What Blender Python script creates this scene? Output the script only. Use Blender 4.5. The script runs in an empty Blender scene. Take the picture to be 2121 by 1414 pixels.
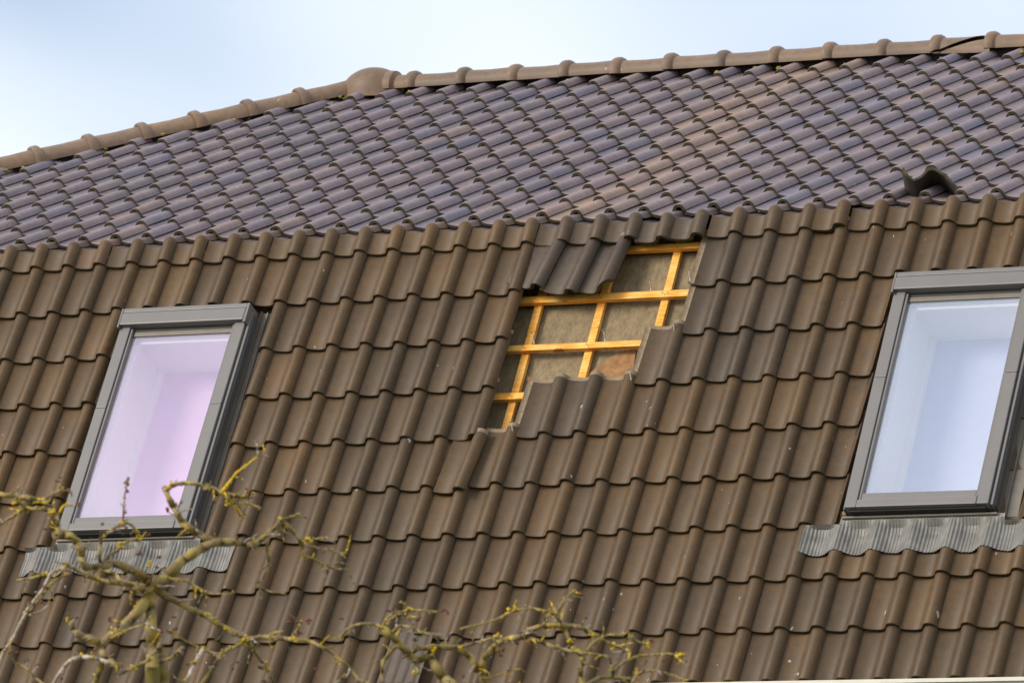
import bpy, bmesh, math, random
from mathutils import Matrix, Vector, noise

random.seed(7)
S = bpy.context.scene
COL = S.collection

# ---------------------------------------------------------------- camera
Z0 = 8.6                                   # height of the mansard break above the ground
CAM = Vector((18.16425, -30.26136, -6.89995 + Z0))
YAW, PITCH, ROLL, FPX = 0.461586, 0.182335, 0.046753, 13476.02
fw = Vector((-math.sin(YAW) * math.cos(PITCH), math.cos(YAW) * math.cos(PITCH), math.sin(PITCH)))
r0 = fw.cross(Vector((0, 0, 1))).normalized()
u0 = r0.cross(fw)
RT = r0 * math.cos(ROLL) + u0 * math.sin(ROLL)
UP = -r0 * math.sin(ROLL) + u0 * math.cos(ROLL)
cam_data = bpy.data.cameras.new('camera')
cam = bpy.data.objects.new('camera', cam_data)
COL.objects.link(cam)
m = Matrix((RT, UP, -fw)).transposed().to_4x4()
m.translation = CAM
cam.matrix_world = m
cam_data.sensor_width = 36.0
cam_data.lens = FPX / 2121.0 * 36.0
cam_data.clip_start = 0.5
cam_data.clip_end = 3000
cam_data.dof.use_dof = True
cam_data.dof.focus_distance = 34.0
cam_data.dof.aperture_fstop = 10.0
S.camera = cam

# ---------------------------------------------------------------- world and sun
SUN_DIR = Vector((-0.56, -0.70, 0.50)).normalized()      # towards the sun
sun_el = math.asin(SUN_DIR.z)
sun_az = math.atan2(SUN_DIR.x, SUN_DIR.y)
W = bpy.data.worlds.new('World')
S.world = W
W.use_nodes = True
nt = W.node_tree
for n in list(nt.nodes):
    nt.nodes.remove(n)


def N(tree, kind, **kw):
    n = tree.nodes.new(kind)
    for k, v in kw.items():
        if k.startswith('i_'):
            n.inputs[int(k[2:])].default_value = v
        else:
            setattr(n, k, v)
    return n


sky = N(nt, 'ShaderNodeTexSky', sky_type='NISHITA', sun_disc=False, sun_elevation=sun_el,
        sun_rotation=sun_az, altitude=50, air_density=1.0, dust_density=0.5, ozone_density=2.0)
tc = N(nt, 'ShaderNodeTexCoord')
mp = N(nt, 'ShaderNodeMapping')
mp.inputs['Scale'].default_value = (1.0, 1.0, 1.6)
mp.inputs['Location'].default_value = (0.35, 0.12, 0.3)
nz = N(nt, 'ShaderNodeTexNoise')
nz.inputs['Scale'].default_value = 5.5
nz.inputs['Detail'].default_value = 2.5
nz.inputs['Roughness'].default_value = 0.5
rp = N(nt, 'ShaderNodeValToRGB')
rp.color_ramp.elements[0].position = 0.36
rp.color_ramp.elements[0].color = (0.32, 0.32, 0.32, 1)
rp.color_ramp.elements[1].position = 0.57
rp.color_ramp.elements[1].color = (1, 1, 1, 1)
mx = N(nt, 'ShaderNodeMix', data_type='RGBA')
mx.inputs['B'].default_value = (7.15, 7.45, 7.95, 1)
bg = N(nt, 'ShaderNodeBackground')
bg.inputs['Strength'].default_value = 0.12
wo = N(nt, 'ShaderNodeOutputWorld')
nt.links.new(tc.outputs['Generated'], mp.inputs['Vector'])
nt.links.new(mp.outputs[0], nz.inputs['Vector'])
nt.links.new(nz.outputs['Fac'], rp.inputs['Fac'])
nt.links.new(rp.outputs['Color'], mx.inputs['Factor'])
nt.links.new(sky.outputs['Color'], mx.inputs['A'])
nt.links.new(mx.outputs['Result'], bg.inputs['Color'])
nt.links.new(bg.outputs[0], wo.inputs[0])

sun_data = bpy.data.lights.new('sun', 'SUN')
sun_data.energy = 2.3
sun_data.angle = math.radians(20)
sun_data.color = (1.0, 0.93, 0.82)
sun = bpy.data.objects.new('sun', sun_data)
COL.objects.link(sun)
sun.location = (-20, -20, 40)
sun.rotation_euler = SUN_DIR.to_track_quat('Z', 'Y').to_euler()

S.render.engine = 'CYCLES'
S.view_settings.view_transform = 'Standard'
S.view_settings.look = 'None'
S.view_settings.exposure = 0.38
S.view_settings.gamma = 1.0

# ---------------------------------------------------------------- roof frames
AL, BU = 1.143969, 0.448888                # pitch of the lower and the upper slope
w = 0.2                                    # cover width of a tile
G1, D0 = 0.308, 0.152                      # lower slope: gauge and first butt line
G2, E0 = 0.306, 0.127                      # upper slope
TILT = 0.082
THK = 0.020


def frame(ang):
    mm = Matrix(((1, 0, 0), (0, math.cos(ang), -math.sin(ang)), (0, math.sin(ang), math.cos(ang)))).to_4x4()
    mm.translation = (0, 0, Z0)
    return mm


ML, MU = frame(AL), frame(BU)


def LP(x, d, n=0.0):
    return ML @ Vector((x, -d, n))


def UPT(x, e, n=0.0):
    return MU @ Vector((x, e, n))


# ---------------------------------------------------------------- helpers
def link(o, parent=None):
    COL.objects.link(o)
    if parent is not None:
        o.parent = parent
    return o


def tag(o, label=None, cat=None, group=None, kind=None):
    if label:
        o['label'] = label
    if cat:
        o['category'] = cat
    if group:
        o['group'] = group
    if kind:
        o['kind'] = kind
    return o


def empty(name, loc=(0, 0, 0)):
    o = bpy.data.objects.new(name, None)
    o.location = loc
    o.empty_display_size = 0.2
    COL.objects.link(o)
    return o


def mesh_obj(name, verts, faces, mats, parent=None, mi=None, smooth=False, sharp=None):
    me = bpy.data.meshes.new(name)
    me.from_pydata([tuple(v) for v in verts], [], faces)
    for mt in (mats if isinstance(mats, (list, tuple)) else [mats]):
        me.materials.append(mt)
    if mi:
        me.polygons.foreach_set('material_index', mi)
    if smooth:
        me.polygons.foreach_set('use_smooth', [True] * len(faces))
        if sharp:
            me.set_sharp_from_angle(angle=math.radians(sharp))
    me.update()
    return link(bpy.data.objects.new(name, me), parent)


class MB:
    """collects shapes for one mesh"""

    def __init__(self):
        self.v, self.f, self.m = [], [], []

    def box(self, c0, c1, M=None, mi=0):
        (x0, y0, z0), (x1, y1, z1) = c0, c1
        b = len(self.v)
        pts = [(x0, y0, z0), (x1, y0, z0), (x1, y1, z0), (x0, y1, z0), (x0, y0, z1), (x1, y0, z1), (x1, y1, z1), (x0, y1, z1)]
        self.v += [(M @ Vector(p)) if M else Vector(p) for p in pts]
        for q in ((0, 3, 2, 1), (4, 5, 6, 7), (0, 1, 5, 4), (1, 2, 6, 5), (2, 3, 7, 6), (3, 0, 4, 7)):
            self.f.append(tuple(b + i for i in q))
            self.m.append(mi)
        return self

    def grid(self, rows, mi=0, closed=False):
        b = len(self.v)
        nr, nc = len(rows), len(rows[0])
        for r in rows:
            self.v += [Vector(p) for p in r]
        for i in range(nr - 1):
            for j in range(nc if closed else nc - 1):
                k = (j + 1) % nc
                self.f.append((b + i * nc + j, b + i * nc + k, b + (i + 1) * nc + k, b + (i + 1) * nc + j))
                self.m.append(mi)
        return self

    def build(self, name, mats, parent=None, smooth=False, sharp=None, bevel=0):
        o = mesh_obj(name, self.v, self.f, mats, parent, self.m, smooth, sharp)
        if bevel:
            bm = bmesh.new()
            bm.from_mesh(o.data)
            bmesh.ops.bevel(bm, geom=bm.edges[:], offset=bevel, segments=2, affect='EDGES', profile=0.6)
            bm.to_mesh(o.data)
            bm.free()
        return o


def slope_box(mb, x0, x1, d0, d1, n0, n1, mi=0):
    return mb.box((x0, -d1, n0), (x1, -d0, n1), ML, mi)


# ---------------------------------------------------------------- materials
def new_mat(name):
    mt = bpy.data.materials.new(name)
    mt.use_nodes = True
    t = mt.node_tree
    b = t.nodes['Principled BSDF']
    return mt, t, b


def ramp(t, src, p0, c0, p1, c1):
    r = t.nodes.new('ShaderNodeValToRGB')
    r.color_ramp.elements[0].position = p0
    r.color_ramp.elements[1].position = p1
    r.color_ramp.elements[0].color = (*c0, 1) if len(c0) == 3 else c0
    r.color_ramp.elements[1].color = (*c1, 1) if len(c1) == 3 else c1
    t.links.new(src, r.inputs['Fac'])
    return r.outputs['Color']


def mixc(t, fac, a, b, mode='MIX'):
    mxn = t.nodes.new('ShaderNodeMix')
    mxn.data_type = 'RGBA'
    mxn.blend_type = mode
    for sock, val in (('Factor', fac), ('A', a), ('B', b)):
        if hasattr(val, 'is_linked'):
            t.links.new(val, mxn.inputs[sock])
        else:
            mxn.inputs[sock].default_value = val if not isinstance(val, tuple) else (*val, 1)[:4]
    return mxn.outputs['Result']


def noise_tex(t, vec, scale, detail=4, rough=0.55, mscale=None):
    if mscale:
        mpn = t.nodes.new('ShaderNodeMapping')
        mpn.inputs['Scale'].default_value = mscale
        t.links.new(vec, mpn.inputs['Vector'])
        vec = mpn.outputs[0]
    nn = t.nodes.new('ShaderNodeTexNoise')
    nn.inputs['Scale'].default_value = scale
    nn.inputs['Detail'].default_value = detail
    nn.inputs['Roughness'].default_value = rough
    t.links.new(vec, nn.inputs['Vector'])
    return nn.outputs['Fac']


def bump(t, b, h, strength=0.3, dist=0.002):
    bn = t.nodes.new('ShaderNodeBump')
    bn.inputs['Strength'].default_value = strength
    bn.inputs['Distance'].default_value = dist
    t.links.new(h, bn.inputs['Height'])
    t.links.new(bn.outputs[0], b.inputs['Normal'])


def world_pos(t):
    g = t.nodes.new('ShaderNodeNewGeometry')
    return g.outputs['Position']


def tile_material(name, per_object, mult=(1, 1, 1)):
    mt, t, b = new_mat(name)
    if per_object:
        oi = t.nodes.new('ShaderNodeObjectInfo')
        tint = oi.outputs['Color']
    else:
        at = t.nodes.new('ShaderNodeAttribute')
        at.attribute_name = 'tint'
        tint = at.outputs['Color']
    pos = world_pos(t)
    big = noise_tex(t, pos, 5.0, 4, 0.6)
    mid = noise_tex(t, pos, 26.0, 4, 0.6)
    fine = noise_tex(t, pos, 260.0, 3, 0.6)
    c = mixc(t, 1.0, tint, (mult[0], mult[1], mult[2]), 'MULTIPLY')
    c = mixc(t, 1.0, c, ramp(t, big, 0.3, (0.84, 0.86, 0.90), 0.7, (1.14, 1.10, 1.04)), 'MULTIPLY')
    c = mixc(t, 1.0, c, ramp(t, mid, 0.3, (0.84, 0.85, 0.88), 0.72, (1.16, 1.12, 1.06)), 'MULTIPLY')
    c = mixc(t, 1.0, c, ramp(t, fine, 0.3, (0.84, 0.84, 0.84), 0.7, (1.14, 1.14, 1.14)), 'MULTIPLY')
    # algae film in patches, tiny pale droppings
    alg = noise_tex(t, pos, 9.0, 5, 0.65)
    c = mixc(t, ramp(t, alg, 0.60, (0, 0, 0), 0.78, (0.45, 0.45, 0.45)), c, (0.115, 0.105, 0.055))
    sp = noise_tex(t, pos, 34.0, 2, 0.4, (1.0, 0.5, 0.5))
    c = mixc(t, ramp(t, sp, 0.765, (0, 0, 0), 0.785, (0.7, 0.7, 0.7)), c, (0.50, 0.47, 0.42))
    t.links.new(c, b.inputs['Base Color'])
    t.links.new(ramp(t, mid, 0.3, (0.46, 0.46, 0.46), 0.7, (0.58, 0.58, 0.58)), b.inputs['Roughness'])
    b.inputs['Specular IOR Level'].default_value = 0.30
    b.inputs['Sheen Weight'].default_value = 0.48
    b.inputs['Sheen Roughness'].default_value = 0.26
    b.inputs['Sheen Tint'].default_value = (0.82, 0.70, 1.0, 1)
    bump(t, b, fine, 0.15, 0.001)
    return mt


def simple_mat(name, col, rough=0.6, metal=0.0, var=0.15, scale=20.0, bumps=0.0, spec=0.5):
    mt, t, b = new_mat(name)
    pos = world_pos(t)
    n1 = noise_tex(t, pos, scale, 5, 0.6)
    lo, hi = 1 - var, 1 + var
    c = mixc(t, 1.0, col, ramp(t, n1, 0.3, (lo, lo, lo), 0.7, (hi, hi, hi)), 'MULTIPLY')
    t.links.new(c, b.inputs['Base Color'])
    b.inputs['Roughness'].default_value = rough
    b.inputs['Metallic'].default_value = metal
    b.inputs['Specular IOR Level'].default_value = spec
    if bumps:
        bump(t, b, noise_tex(t, pos, scale * 8, 3), bumps, 0.002)
    return mt


M = {}
M['tile'] = tile_material('tile_glaze', True)
M['tile_far'] = tile_material('tile_glaze_joined', False)
M['butt'] = simple_mat('tile_edge_moss', (0.056, 0.044, 0.022), 0.9, 0, 0.5, 30, 0.3)  # mossy edge, darkened further to paint the shade of the gaps
M['fresh'] = simple_mat('tile_unweathered', (0.23, 0.165, 0.10), 0.8, 0, 0.25, 40)
M['under'] = simple_mat('tile_underside', (0.05, 0.04, 0.032), 0.9, 0, 0.2, 30)
M['ridge'] = tile_material('ridge_tile_clay', True)
M['ridge_gap'] = simple_mat('ridge_felt', (0.02, 0.017, 0.014), 0.9)  # near-black colour paints the shade under the ridge tiles
M['moss'] = simple_mat('moss', (0.27, 0.22, 0.03), 0.95, 0, 0.6, 60, 0.5)
M['frame'] = simple_mat('window_cladding', (0.155, 0.142, 0.135), 0.40, 0.0, 0.05, 8)
M['frame_side'] = simple_mat('window_cladding_dark', (0.075, 0.070, 0.070), 0.5, 0.0, 0.1, 8)  # darker copy of the cladding, shade of the side faces painted in
M['gasket'] = simple_mat('window_gasket', (0.012, 0.011, 0.012), 0.7)
M['lead'] = simple_mat('apron_lead', (0.205, 0.192, 0.172), 0.5, 0.1, 0.28, 14)
M['flash'] = simple_mat('flashing', (0.17, 0.145, 0.115), 0.5, 0.2, 0.12, 10)
M['vent'] = simple_mat('vent_tile_clay', (0.080, 0.056, 0.036), 0.6, 0, 0.2, 20)
M['white'] = simple_mat('window_lining', (0.95, 0.94, 0.93), 0.6, 0, 0.02)
M['cream'] = simple_mat('gutter_paint', (0.70, 0.66, 0.55), 0.45, 0, 0.06, 6)
M['steel'] = simple_mat('clip_steel', (0.40, 0.33, 0.24), 0.45, 0.5, 0.1)
M['wall'] = simple_mat('wall_brick', (0.26, 0.16, 0.11), 0.85, 0, 0.25, 12, 0.3)
M['slab'] = simple_mat('roof_far_side', (0.15, 0.115, 0.085), 0.6, 0, 0.2, 8, 0.3)
M['grass'] = simple_mat('lawn', (0.055, 0.07, 0.025), 0.95, 0, 0.4, 2.0, 0.5)
M['timber'] = None


def timber():
    mt, t, b = new_mat('batten_timber')
    pos = world_pos(t)
    g1 = noise_tex(t, pos, 16, 5, 0.6, (0.5, 5, 5))
    g2 = noise_tex(t, pos, 9, 3, 0.5)
    c = ramp(t, g1, 0.3, (0.78, 0.29, 0.015), 0.72, (0.95, 0.48, 0.07))
    c = mixc(t, ramp(t, g2, 0.42, (0, 0, 0), 0.62, (0.6, 0.6, 0.6)), c, (0.97, 0.60, 0.17))
    g3 = noise_tex(t, pos, 13, 2, 0.4)
    c = mixc(t, ramp(t, g3, 0.66, (0, 0, 0), 0.72, (0.75, 0.75, 0.75)), c, (0.30, 0.10, 0.015))
    g4 = noise_tex(t, pos, 40, 4, 0.6, (0.25, 4, 4))
    c = mixc(t, 1.0, c, ramp(t, g4, 0.35, (0.72, 0.66, 0.60), 0.6, (1.05, 1.05, 1.05)), 'MULTIPLY')
    t.links.new(c, b.inputs['Base Color'])
    b.inputs['Roughness'].default_value = 0.7
    bump(t, b, g1, 0.3, 0.001)
    return mt


def membrane():
    mt, t, b = new_mat('underlay_sheet')
    pos = world_pos(t)
    g1 = noise_tex(t, pos, 22, 6, 0.7, (1.0, 0.55, 0.55))
    g2 = noise_tex(t, pos, 90, 4, 0.7, (1.0, 0.35, 0.35))
    c = ramp(t, g1, 0.28, (0.155, 0.112, 0.060), 0.74, (0.32, 0.235, 0.125))
    c = mixc(t, 1.0, c, ramp(t, g2, 0.3, (0.75, 0.75, 0.75), 0.7, (1.22, 1.22, 1.22)), 'MULTIPLY')
    t.links.new(c, b.inputs['Base Color'])
    b.inputs['Roughness'].default_value = 0.85
    bump(t, b, g1, 0.5, 0.006)
    return mt


def glass(name, tint):
    mt, t, b = new_mat(name)
    t.nodes.remove(b)
    out = t.nodes['Material Output']
    gl = t.nodes.new('ShaderNodeBsdfGlossy')
    gl.inputs['Roughness'].default_value = 0.02
    gl.inputs['Color'].default_value = (*tint, 1)
    tr = t.nodes.new('ShaderNodeBsdfTransparent')
    tr.inputs['Color'].default_value = (1.0, 1.0, 1.0, 1)
    ms = t.nodes.new('ShaderNodeMixShader')
    pos = world_pos(t)
    gr = noise_tex(t, pos, 3.0, 5, 0.6, (1.0, 0.5, 0.5))
    t.links.new(ramp(t, gr, 0.3, (0.42, 0.42, 0.42), 0.7, (0.50, 0.50, 0.50)), ms.inputs['Fac'])
    t.links.new(tr.outputs[0], ms.inputs[1])
    t.links.new(gl.outputs[0], ms.inputs[2])
    t.links.new(ms.outputs[0], out.inputs['Surface'])
    return mt


M['timber'] = timber()
M['membrane'] = membrane()
M['rust'] = simple_mat('orange_membrane_scrap', (0.30, 0.15, 0.055), 0.85, 0, 0.35, 25)
M['glass_pink'] = glass('pane_pink_coat', (1.0, 0.86, 0.99))
M['glass_blue'] = glass('pane_blue_coat', (0.93, 0.95, 1.0))
M['blind_pink'] = simple_mat('blind_lilac', (0.86, 0.60, 0.86), 0.8, 0, 0.03)  # colour of the added panel, sky reflection of the pane painted in
M['blind_blue'] = simple_mat('blind_pale_blue', (0.66, 0.70, 0.90), 0.8, 0, 0.03)  # bluish sky reflection painted on the other added panel

# ================================================================= THE SETTING
gv = []
R_ = 900.0
ground = mesh_obj('ground', [(-R_, -R_, 0), (R_, -R_, 0), (R_, R_, 0), (-R_, R_, 0)], [(0, 1, 2, 3)], M['grass'])
tag(ground, kind='structure')

house = empty('house', (0, 0, 0))
tag(house, 'house with brown tiled mansard roof, two roof windows and a hole of missing tiles', 'house')

WIN = [(0.91, 1.675), (5.425, 6.197)]       # outer faces of the two roof windows
WD0, WD1 = 0.54, 1.957
EAVE = 2.90
XL, XR = -3.28, 12.6
HX, HE = 0.301, 3.78                        # hip and ridge meet here (upper slope)

# underlay of the lower slope, cut out round the windows
mb = MB()
nU = -0.186
xs = [XL]
for a_, b_ in WIN:
    xs += [a_ + 0.02, b_ - 0.02]
xs.append(XR)
for i in range(len(xs) - 1):
    strips = [(0.0, EAVE)] if i % 2 == 0 else [(0.0, WD0 + 0.02), (WD1 - 0.02, EAVE)]
    for s0, s1 in strips:
        steps = 14 if i == 2 else 1
        nr = 16 if i == 2 else 2
        rows = []
        for q in range(nr):
            d = s0 + (s1 - s0) * q / (nr - 1)
            row = []
            for p in range(steps * 3 + 1):
                x = xs[i] + (xs[i + 1] - xs[i]) * p / (steps * 3)
                sag = 0.006 * noise.noise(Vector((x * 4, d * 4, 0))) if i == 2 else 0
                row.append(LP(x, s1 - (d - s0), nU + sag))
            rows.append(row)
        mb.grid(rows)
lower = mb.build('lower_slope', M['membrane'], house, smooth=True)

# upper slope sheet
mb = MB()
mb.v += [UPT(XL, 0, -0.145), UPT(XR, 0, -0.145), UPT(XR, HE, -0.145), UPT(HX, HE, -0.145)]
mb.f.append((0, 1, 2, 3))
mb.m.append(0)
upper = mb.build('upper_slope', M['under'], house)

# the sides of the roof that the photograph does not show, and the walls
rd = UPT(HX, HE, -0.1)
yr = rd.y
apex = Vector((HX, yr, rd.z))
bk = lambda x, n: UPT(x, 0, n)
fl = UPT(XL, 0, -0.10)
el = LP(XL - EAVE * math.cos(AL), EAVE, -0.15)
er = LP(XR, EAVE, -0.15)
mb = MB()
v = [fl, Vector((fl.x, 2 * yr - fl.y, fl.z)), apex, Vector((XR, yr, rd.z)), Vector((XR, 2 * yr - fl.y, fl.z)),
     el, Vector((el.x, 2 * yr - el.y, el.z)), Vector((XR, 2 * yr - el.y, el.z)), LP(XL, 0, -0.151)]
mb.v += v
mb.f += [(0, 2, 1), (1, 2, 3, 4), (0, 1, 6, 5), (1, 4, 7, 6)]
mb.m += [0] * 4
tri = len(mb.v)
mb.v += [LP(XL, 0, -0.151), LP(XL, EAVE, -0.151), LP(XL - EAVE * math.cos(AL), EAVE, -0.151)]
mb.f.append((tri, tri + 2, tri + 1))
mb.m.append(0)
mb.build('far_slopes', M['slab'], house)
mb = MB()
mb.box((el.x + 0.25, er.y + 0.30, 0), (XR, 2 * yr - er.y - 0.30, er.z + 0.02))
mb.build('wall', M['wall'], house)
mb = MB()
mb.v += [Vector((XR + .01, er.y, er.z)), Vector((XR + .01, 2 * yr - er.y, er.z)), Vector((XR + .01, 2 * yr - fl.y, fl.z)), Vector((XR + .01, yr, rd.z)), Vector((XR + .01, fl.y, fl.z))]
mb.f.append((0, 1, 2, 3, 4))
mb.m.append(0)
mb.build('gable_wall', M['wall'], house)

# ================================================================= ROOF TILES
PROF = [(-0.173, -0.0355), (-0.161, -0.0405), (-0.143, -0.0458), (-0.122, -0.0495), (-0.100, -0.0510), (-0.080, -0.0498), (-0.063, -0.0445),
        (-0.051, -0.033), (-0.043, -0.017), (-0.032, -0.0055), (-0.018, -0.0004), (-0.003, -0.0004), (0.0095, -0.0045), (0.0185, -0.0125), (0.0255, -0.0225), (0.0298, -0.0305)]


PROF = [(px_, pz_ * 1.13) for px_, pz_ in PROF]


def offs(prof, t):
    out = []
    for i, (x, z) in enumerate(prof):
        a = prof[max(i - 1, 0)]
        b = prof[min(i + 1, len(prof) - 1)]
        dx, dz = b[0] - a[0], b[1] - a[1]
        L = math.hypot(dx, dz)
        out.append((x + dz / L * t, z - dx / L * t))
    return out


INNER = offs(PROF, THK)
LEN = 0.385


def tile_mesh(name, seed=0, broken=None):
    rnd = random.Random(seed)
    mb = MB()

    def row(prof, y, dz=0.0):
        return [(x, y, z + dz - y * TILT) for x, z in prof]
    cut = broken or (lambda x: 0.0)

    def rowc(prof, y, dz=0.0):
        return [(x, y + cut(x), z + dz - (y + cut(x)) * TILT) for x, z in prof]
    mb.grid([rowc(PROF, 0.0, -0.004), rowc(PROF, 0.007), row(PROF, 0.362)], 0)
    mb.grid([row(PROF, 0.362), row(PROF, LEN)], 2)
    mb.grid([rowc(INNER, 0.002), rowc(PROF, 0.0, -0.004)], 1)
    mb.grid([row(INNER, LEN), rowc(INNER, 0.002)], 3)
    mb.grid([row(PROF, LEN), row(INNER, LEN)], 2)
    # right edge of the roll and the interlocking flange on the left
    a, b = PROF[-1], INNER[-1]
    mb.grid([[(a[0], cut(a[0]), a[1] - cut(a[0]) * TILT), (a[0], LEN, a[1] - LEN * TILT)], [(b[0], cut(a[0]), b[1] - cut(a[0]) * TILT), (b[0], LEN, b[1] - LEN * TILT)]], 3)
    f0 = [(-0.216, -0.056), (-0.212, -0.051), (-0.204, -0.059), (-0.184, -0.061), (-0.178, -0.056), (-0.173, -0.0401)]
    mb.grid([row(f0, 0.02), row(f0, LEN)], 2)
    f1 = [(x, z - 0.009) for x, z in f0]
    mb.grid([row(f1, 0.02), row(f0, 0.02)], 2)
    mb.grid([row(f0, LEN), row(f1, LEN)], 2)
    mb.grid([[(f1[0][0], 0.02, f1[0][1] - .02 * TILT), (f1[0][0], LEN, f1[0][1] - LEN * TILT)], [(f0[0][0], 0.02, f0[0][1] - .02 * TILT), (f0[0][0], LEN, f0[0][1] - LEN * TILT)]], 2)
    # nib on the head
    mb.box((-0.11, LEN - 0.03, -0.098 - LEN * TILT), (-0.07, LEN - 0.012, -0.070 - LEN * TILT), None, 2)
    me = bpy.data.meshes.new(name)
    me.from_pydata([tuple(p) for p in mb.v], [], mb.f)
    for mt in (M['tile'], M['butt'], M['fresh'], M['under']):
        me.materials.append(mt)
    me.polygons.foreach_set('material_index', mb.m)
    me.polygons.foreach_set('use_smooth', [True] * len(mb.f))
    me.update()
    bm = bmesh.new()
    bm.from_mesh(me)
    bmesh.ops.remove_doubles(bm, verts=bm.verts[:], dist=0.0002)
    bmesh.ops.recalc_face_normals(bm, faces=bm.faces[:])
    bm.to_mesh(me)
    bm.free()
    me.set_sharp_from_angle(angle=math.radians(50))
    return me


TILES = [tile_mesh('roof_tile', s) for s in range(3)]


def clipped(me, lo=None, hi=None):
    bm = bmesh.new()
    bm.from_mesh(me)
    for val, sgn in ((lo, 1), (hi, -1)):
        if val is None:
            continue
        geo = bm.verts[:] + bm.edges[:] + bm.faces[:]
        res = bmesh.ops.bisect_plane(bm, geom=geo, plane_co=(val, 0, 0), plane_no=(-sgn, 0, 0), clear_outer=True)
        ed = [e for e in res['geom_cut'] if isinstance(e, bmesh.types.BMEdge)]
        if ed:
            r2 = bmesh.ops.holes_fill(bm, edges=ed)
            for f in r2['faces']:
                f.material_index = 0
    out = bpy.data.meshes.new('roof_tile_cut')
    for mt in me.materials:
        out.materials.append(mt)
    bm.to_mesh(out)
    bm.free()
    return out


def lower_tint(x, d, rnd):
    v_ = 0.5 + 0.9 * noise.noise(Vector((x * 0.9 + 3, d * 0.9, 1.0)))
    v_ = max(0, min(1, v_ + rnd.uniform(-0.35, 0.35)))
    grey = Vector((0.078, 0.049, 0.023))
    warm = Vector((0.110, 0.062, 0.023))
    c = grey.lerp(warm, v_)
    if 3.95 < x < 4.85 and d < 1.15 or 3.3 < x < 4.0 and 1.0 < d < 1.5:
        c = c.lerp(Vector((0.072, 0.051, 0.033)), 0.5)
    if d < 0.2:
        c = c.lerp(Vector((0.130, 0.078, 0.034)), 0.35)
    c *= rnd.uniform(0.90, 1.12)
    return c


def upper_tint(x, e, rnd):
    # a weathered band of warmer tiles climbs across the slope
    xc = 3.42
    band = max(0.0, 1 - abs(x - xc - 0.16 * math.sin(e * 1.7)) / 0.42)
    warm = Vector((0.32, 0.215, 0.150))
    base = Vector((0.190, 0.155, 0.176)).lerp(Vector((0.210, 0.163, 0.166)), rnd.random())  # lavender sky sheen painted into the base colour
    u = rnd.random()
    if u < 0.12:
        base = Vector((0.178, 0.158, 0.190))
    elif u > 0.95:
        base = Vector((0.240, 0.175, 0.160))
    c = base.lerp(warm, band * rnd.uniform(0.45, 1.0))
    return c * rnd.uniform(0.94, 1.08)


def place(me, MAT, col, parent, name='roof_tile'):
    o = bpy.data.objects.new(name, me)
    o.matrix_world = MAT
    o.color = (*col, 1)
    COL.objects.link(o)
    o.parent = parent
    return o


def in_view(P, margin=60):
    D = P - CAM
    z = D.dot(fw)
    px = 1060.5 + FPX * D.dot(RT) / z
    py = 707 - FPX * D.dot(UP) / z
    return -margin < px < 2121 + margin and -margin < py < 1414 + margin


class Joined:
    def __init__(self):
        self.v, self.f, self.m, self.c = [], [], [], []

    def add(self, me, MAT, col):
        b = len(self.v)
        self.v += [MAT @ vv.co for vv in me.vertices]
        for p in me.polygons:
            self.f.append(tuple(b + i for i in p.vertices))
            self.m.append(p.material_index)
        self.c += [(*col, 1)] * len(me.vertices)

    def build(self, name, parent):
        if not self.v:
            return
        o = mesh_obj(name, self.v, self.f, [M['tile_far'], M['butt'], M['fresh'], M['under']], parent, self.m, True, 50)
        at = o.data.attributes.new('tint', 'FLOAT_COLOR', 'POINT')
        at.data.foreach_set('color', [k for c in self.c for k in c])
        o['kind'] = 'stuff'
        return o


def jitter(rnd, s=1.0):
    return Matrix.Translation((rnd.uniform(-.0018, .0018) * s, rnd.uniform(-.0035, .0035) * s, rnd.uniform(0, .002) * s)) @ \
        Matrix.Rotation(math.radians(rnd.uniform(-0.3, 0.3)) * s, 4, 'Z') @ Matrix.Rotation(math.radians(rnd.uniform(-0.25, 0.25)) * s, 4, 'X')


MISSING = {(1, 20), (1, 21)} | {(2, j) for j in range(17, 22)} | {(3, j) for j in range(17, 21)} | {(4, 17)}
SLID = {(1, 17), (1, 18), (1, 19)}
VENT = {(9, 16)}
rest = Joined()
rnd = random.Random(11)
cut_cache = {}
for k in range(1, 10):
    d = D0 + G1 * k
    for j in range(-16, 60):
        x = j * w
        if x < XL or x > XR or (k, j) in MISSING or (k, j) in SLID or (k, j) in VENT:
            continue
        lo = hi = None
        skip = False
        if 2 <= k <= 6:
            for wi, (a_, b_) in enumerate(WIN):
                tl, tr = x - 0.170, x + 0.033
                cl = a_ - (0.035 if wi == 0 else 0.055)
                cr = b_ + (0.060 if wi == 0 else 0.03)
                if tl > cl - 0.04 and tr < cr + 0.03:
                    skip = True
                elif tl < cl < tr:
                    hi = cl - x
                elif tl < cr < tr:
                    lo = cr - x
        if skip:
            continue
        me = TILES[rnd.randrange(3)]
        if lo is not None or hi is not None:
            key = (lo, hi)
            if key not in cut_cache:
                cut_cache[key] = clipped(TILES[0], lo, hi)
            me = cut_cache[key]
        if 2 <= k <= 6:
            pass
        MAT = ML @ Matrix.Translation((x, -d, 0)) @ jitter(rnd)
        if (k, j) == (5, 16):
            MAT = ML @ Matrix.Translation((x + 0.004, -d - 0.040, 0.024)) @ Matrix.Rotation(math.radians(-3.5), 4, 'Z') @ Matrix.Rotation(math.radians(-5), 4, 'Y')
        if (k, j) == (6, 10):
            MAT = ML @ Matrix.Translation((x, -d + 0.03, 0.004))
        col = lower_tint(x, d, rnd)
        if in_view(LP(x, d - 0.15), 30):
            place(me, MAT, col, lower)
        else:
            rest.add(me, MAT, col)
rest.build('roof_tile_field', lower)

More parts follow.
